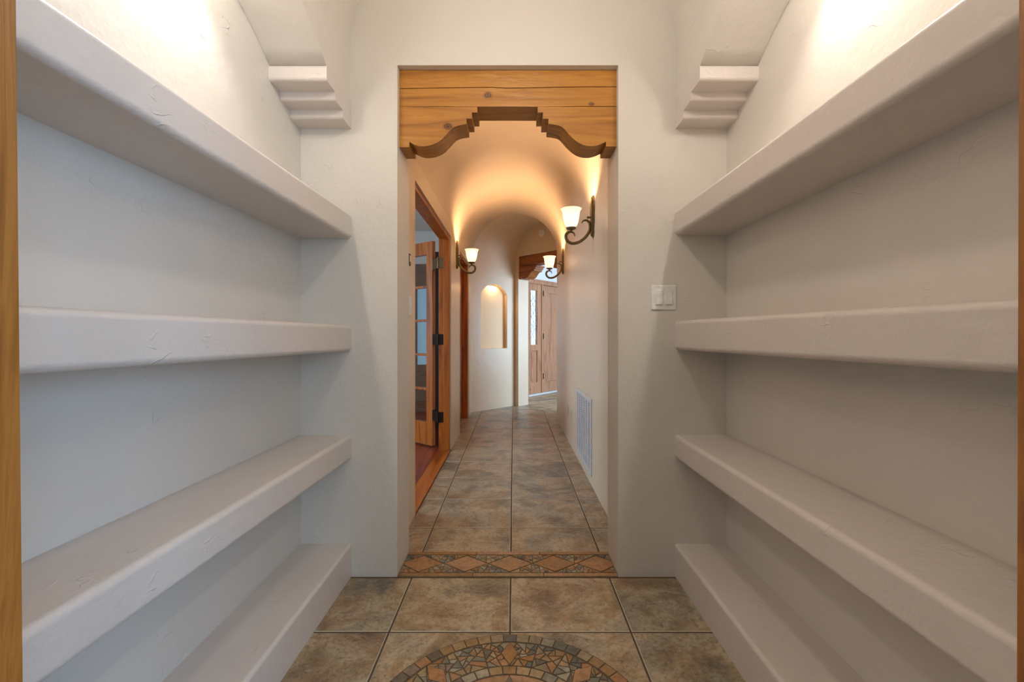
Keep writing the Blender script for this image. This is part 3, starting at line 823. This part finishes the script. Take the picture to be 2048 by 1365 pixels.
# ------------------------------------------------------------------ sconces
def zx(px, py):   # measured on the nearest lamp, which stands 3.18 m away
    X = px/6.825+1100; Y = py/6.825+380
    return (.572-(X-1027)*3.18/890, 1.1+(671.5-Y)*3.18/890-1.95)
def sconce_proto(label, loc, rotz):
    t = thing('wall_sconce', loc, label, 'wall lamp', 'bronze scroll wall lamps along the hall', rotz)
    # local frame: +x away from the wall, y along the wall
    hh = .150
    prof = [(0, 1), (.018, .97), (.021, .90), (.032, .86), (.043, .80), (.040, .72), (.036, .62), (.046, .45), (.052, .25), (.050, .05), (.053, -.1), (.052, -.3), (.044, -.5), (.034, -.64), (.040, -.74), (.041, -.82), (.030, -.88), (.019, -.92), (.015, -.97), (0, -1)]
    for nm, kk, x0, x1 in (('back_plate', 1.0, 0, .010), ('raised_plate', .74, .010, .019)):
        sp_ = [(max(v.x, 0), v.y) for v in smoothpath([Vector((y, z, 0)) for y, z in prof], 4)]; sp_[-1] = (0, -1)
        pts = [(y*kk, z*hh*(.93 if kk < 1 else 1)) for y, z in sp_]+[(-y*kk, z*hh*(.93 if kk < 1 else 1)) for y, z in sp_[::-1][1:-1]]
        bm = prism(pts, lambda u, v, x=x0: (x, u, v), lambda u, v, x=x1: (x, u, v),
                   bevsel=lambda m, d, x=x1: abs(m.x-x) < .0005, bev=.003, seg=3)
        obj(nm, bm, M['bronze'], t, smooth=True)
    b = lathe([(0, 0), (.006, 0), (.006, .012), (.010, .016), (.010, .024), (.006, .029), (0, .03)], 16)
    bmesh.ops.rotate(b, verts=b.verts, cent=(0, 0, 0), matrix=Matrix.Rotation(PI/2, 3, 'Y'))
    kx, kz = zx(543, 378); bmesh.ops.translate(b, verts=b.verts, vec=(.019, 0, kz))
    obj('knob', b, M['bronze'], t, smooth=True)
    path = [(432, 455), (447, 428), (480, 415), (515, 425), (540, 458), (548, 510), (530, 580), (485, 645), (420, 700), (350, 728), (285, 728), (240, 700), (217, 655), (222, 610), (250, 582), (290, 575), (325, 592), (340, 632)]
    p3 = [(zx(*p)[0], 0, zx(*p)[1]) for p in path]
    p3 = smoothpath(p3, 5); n = len(p3)
    rad = [.0035+.0076*min(1, 4.2*min(i/(n-1), 1-i/(n-1))) for i in range(n)]
    obj('scroll_arm', tube(p3, rad, 12, flat=.85), M['bronze'], t, smooth=True)
    ax, az = zx(555, 505)
    bm = box((.016, -.008, az-.012), (ax+.014, .008, az+.012), .002)
    obj('arm_bracket', bm, M['bronze'], t)
    sx = zx(288, 500)[0]
    cup = [(.0, -.052), (.008, -.050), (.008, -.040), (.014, -.036), (.030, -.031), (.036, -.022), (.036, -.018), (.033, -.018), (.0, -.024)]
    zc = zx(288, 510)[1]
    b = lathe([(r, z+zc+.016) for r, z in cup], 24); bmesh.ops.translate(b, verts=b.verts, vec=(sx, 0, 0))
    obj('lamp_cup', b, M['bronze'], t, smooth=True)
    zr = zx(288, 262)[1]; H_ = zr-zc
    pr = [(.030, 0), (.040, .08), (.048, .22), (.054, .40), (.058, .60), (.061, .78), (.065, .90), (.072, .97), (.075, 1.0), (.073, 1.0), (.069, .965), (.062, .90), (.058, .78), (.055, .60), (.051, .40), (.045, .22), (.037, .09), (.0, .03)]
    b = lathe([(r, zc+z*H_) for r, z in pr], 64, rib=.012, ribn=16); bmesh.ops.translate(b, verts=b.verts, vec=(sx, 0, 0))
    obj('glass_shade', b, M['shade'], t, smooth=True)
    t['_s'] = sx; t['_z'] = zc+H_*.55
    return t
def bulb(t):
    sx, z = sc_off
    l = bpy.data.lights.new('sconce_bulb', 'POINT'); l.energy = SCW; l.color = WARM; l.shadow_soft_size = .022
    o = bpy.data.objects.new('sconce_bulb', l); C.objects.link(o)
    c, s = math.cos(t.rotation_euler.z), math.sin(t.rotation_euler.z)
    o.location = (t.location.x+sx*c, t.location.y+sx*s, t.location.z+z)
SCW = 24
A = sconce_proto('bronze scroll wall lamp with glowing glass shade, nearest on the right wall', (HR, 3.18, 1.95), PI)
sc_off = (A['_s'], A['_z']); del A['_s']; del A['_z']
bulb(A)
def dup(root, loc, rotz, label):
    r = root.copy(); C.objects.link(r); r.location = loc; r.rotation_euler = (0, 0, rotz); r['label'] = label
    for ch in list(root.children):
        c = ch.copy(); C.objects.link(c); c.parent = r
    return r
bulb(dup(A, (HR, 5.09, 1.95), PI, 'bronze scroll wall lamp farther down the right wall, in front of the dark far lintel'))
bulb(dup(A, (HL, 4.68, 1.95), 0, 'bronze scroll wall lamp on the left wall between the two wooden door frames'))

# ------------------------------------------------------------------ return air grille on the right wall
vt = thing('air_grille', (HR, 3.608, .07), 'tall white return air grille low on the right hall wall', 'air vent')
w_, h_ = .368, .567
bm = bmesh.new()
fr = .032
for a, b in (((-.010, -w_, 0), (0, -w_+fr, h_)), ((-.010, w_-fr, 0), (0, w_, h_)), ((-.010, -w_+fr, 0), (0, w_-fr, fr)), ((-.010, -w_+fr, h_-fr), (0, w_-fr, h_))):
    add_box(bm, a, b, .002)
obj('grille_frame', bm, M['ventm'], vt)
obj('dark_backing', box((-.0012, -w_+fr, fr), (-.0002, w_-fr, h_-fr)), M['black'], vt)
bm = bmesh.new(); nl = 34
for k in range(nl):
    z = fr+(h_-2*fr)*(k+.5)/nl
    add_box(bm, (-.0075, -w_+fr, z-.0046), (-.0015, w_-fr, z+.0042))
obj('louvres', bm, M['ventm'], vt)
bm = bmesh.new()
for k in range(1, 6):
    y = -w_+fr+(2*w_-2*fr)*k/6
    add_box(bm, (-.0088, y-.022, fr), (-.0075, y+.022, h_-fr))
obj('uprights', bm, M['ventm'], vt)

# outlets
def outlet(name, loc, wd, label, cat, mat):
    t = thing(name, loc, label, cat)
    obj('wall_plate', box((-.006, -wd/2, -.058), (0, wd/2, .058), .002), mat, t)
    n = 1 if wd < .1 else 2
    for i in range(n):
        y = 0 if n == 1 else (-.023 if i == 0 else .023)
        for z in (-.02, .02):
            s = obj('socket', box((-.0085, y-.016, z-.013), (-.005, y+.016, z+.013), .002), mat, t)
outlet('electrical_outlet', (HR, 4.66, .312), .075, 'small ivory outlet plate low on the right hall wall, farther from the air grille', 'electrical outlet', M['ivory'])
outlet('electrical_outlet', (HR, 4.42, .312), .118, 'wider ivory outlet plate low on the right hall wall, next to the air grille', 'electrical outlet', M['ivory'])
t = thing('light_switch', (HL, 2.565, 1.272), 'narrow white light switch plate on the left hall wall just inside the opening', 'light switch')
obj('wall_plate', box((0, -.035, -.057), (.006, .035, .057), .002), M['plate'], t)
obj('rocker', box((.005, -.016, -.033), (.009, .016, .033), .001), M['plate'], t)
t = thing('thermostat', (HL, 2.55, 1.535), 'small dark control plate above the switch on the left hall wall', 'thermostat')
obj('housing', box((0, -.018, -.034), (.008, .018, .034), .002), M['darkmetal'], t)
obj('face', box((.008, -.011, -.012), (.0095, .011, .024), .001), M['plate'], t)
# smoke detector
sp = L2+D2*.578
t = thing('smoke_detector', (sp.x, sp.y, 2.615), 'round cream smoke detector on the curved wall above the far lintel', 'smoke detector', rotz=-PI/4)
b = lathe([(.060, 0), (.060, .012), (.052, .026), (.030, .032), (.0, .033)], 40)
bmesh.ops.rotate(b, verts=b.verts, cent=(0, 0, 0), matrix=Matrix.Rotation(PI/2, 3, 'X'))
obj('housing', b, M['plate'], t, smooth=True)
b = lathe([(.034, .030), (.034, .036), (.026, .039), (0, .040)], 32)
bmesh.ops.rotate(b, verts=b.verts, cent=(0, 0, 0), matrix=Matrix.Rotation(PI/2, 3, 'X'))
obj('sensor_cap', b, M['plate'], t, smooth=True)

# ------------------------------------------------------------------ foyer with the front door
U0 = Vector((.26, 7.99)); UD = Vector((.633, .774)); UN = Vector((-.774, .633))
UA = math.atan2(UD.y, UD.x)
# local frame: x along the wall, y away from the viewer
fw = lambda dep: (lambda u, v: (*(U0+UD*u+UN*dep), v))
out = [(-.75, -.01), (-.055, -.01), (-.055, 2.125), (1.50, 2.125), (1.50, -.01), (3.2, -.01), (3.2, 2.75), (-.75, 2.75)]
struct('wall_foyer_door', prism(out, fw(0), fw(.2)), M['white'])
d3 = sroot('door_3', (U0.x, U0.y, 0), UA)
bm = bmesh.new()
add_box(bm, (-.055, -.02, 0), (.0, .10, 2.125), .003); add_box(bm, (1.44, -.02, 0), (1.50, .10, 2.125), .003)
add_box(bm, (-.0, -.02, 2.05), (1.44, .10, 2.125), .003); add_box(bm, (-.07, -.028, 2.108), (1.51, -.018, 2.13), .003)
add_box(bm, (.432, 0, .03), (.478, .09, 2.05), .003)
obj('door_frame', bm, M['alder'], d3)
obj('threshold', box((0, -.02, 0), (1.44, .1, .028), .003), M['frame'], d3)
bm = bmesh.new()
add_box(bm, (0, .02, .03), (.114, .07, 2.05), .002); add_box(bm, (.316, .02, .03), (.432, .07, 2.05), .002)
add_box(bm, (.114, .02, 1.929), (.316, .07, 2.05)); add_box(bm, (.114, .02, .825), (.316, .07, .93)); add_box(bm, (.114, .02, .03), (.316, .07, .235))
add_box(bm, (.114, .045, .235), (.316, .06, .825)); add_box(bm, (.145, .032, .27), (.285, .05, .79), .006)
sl = obj('side_light', bm, M['alder'], d3)
obj('glass_pane', box((.114, .045, .93), (.316, .05, 1.929)), M['frost'], sl)
bm = bmesh.new()
def came(a, b):
    a = Vector(a); b = Vector(b); d = (b-a).normalized(); n = Vector((-d.y, d.x))*.0022
    vs = [bm.verts.new((p.x, y, p.y)) for y in (.041, .0445) for p in (a-n, b-n, b+n, a+n)]
    for q in ((0, 1, 2, 3), (4, 5, 6, 7), (0, 1, 5, 4), (1, 2, 6, 5), (2, 3, 7, 6), (3, 0, 4, 7)): bm.faces.new([vs[i] for i in q])
gx0, gx1 = .114, .316
for z, dz in ((1.90, -.20), (1.80, -.30), (1.62, -.20), (1.50, -.28), (1.36, -.20), (1.22, -.26), (1.60, .18), (1.40, .22), (1.18, .2), (1.02, .26), (1.70, .16), (1.26, .16)):
    came((gx0, z), (gx1, max(.94, min(1.92, z+dz))))
for x in (.150, .215, .280): came((x, .935), (x+.02, 1.3)); came((x+.01, 1.35), (x-.02, 1.92))
obj('lead_lines', bm, M['came'], sl)
bm = bmesh.new()
add_box(bm, (.481, .02, .032), (.627, .065, 2.045), .002); add_box(bm, (1.29, .02, .032), (1.438, .065, 2.045), .002)
add_box(bm, (.627, .02, 1.91), (1.29, .065, 2.045)); add_box(bm, (.627, .02, .032), (1.29, .065, .22))
nb = 5
for k in range(nb):
    x0 = .627+(.663)*k/nb; add_box(bm, (x0, .032, .22), (x0+.663/nb-.001, .055, 1.91), .005, 1)
ds = obj('door_slab', bm, M['alder'], d3)
for z in (1.89, 1.086, .336):
    obj('hinge', box((.462, -.006, z-.052), (.486, .012, z+.052), .002), M['blackmetal'], d3)
b = lathe([(0, 0), (.02, 0), (.024, .03), (.03, .045), (.02, .06), (0, .062)], 20)
bmesh.ops.rotate(b, verts=b.verts, cent=(0, 0, 0), matrix=Matrix.Rotation(PI/2, 3, 'X')); bmesh.ops.translate(b, verts=b.verts, vec=(1.37, .02, 1.0))
obj('door_knob', b, M['blackmetal'], ds, smooth=True)
# foyer shell, lit by a window to the right
UE = U0+UD*3.2
struct('ceiling_foyer', prism([(-.22, 7.35), (UE.x, UE.y), (4.0, 10.0), (4.0, 4.6), (2.53, 4.6)], XY(2.75), XY(2.85)), M['white'])
out = [(4.5, -.01), (10.6, -.01), (10.6, 2.75), (4.5, 2.75)]
struct('wall_foyer_right', prism(out, YZ(3.6), YZ(3.7), holes=[[(5.0, .3), (7.4, .3), (7.4, 2.3), (5.0, 2.3)]]), M['white'])
struct('wall_foyer_far', box((UE.x-.1, UE.y, -.01), (3.6, UE.y+.1, 2.75)), M['white'])
struct('wall_foyer_near', box((1.9, 4.4, -.01), (3.6, 4.5, 2.75)), M['white'])
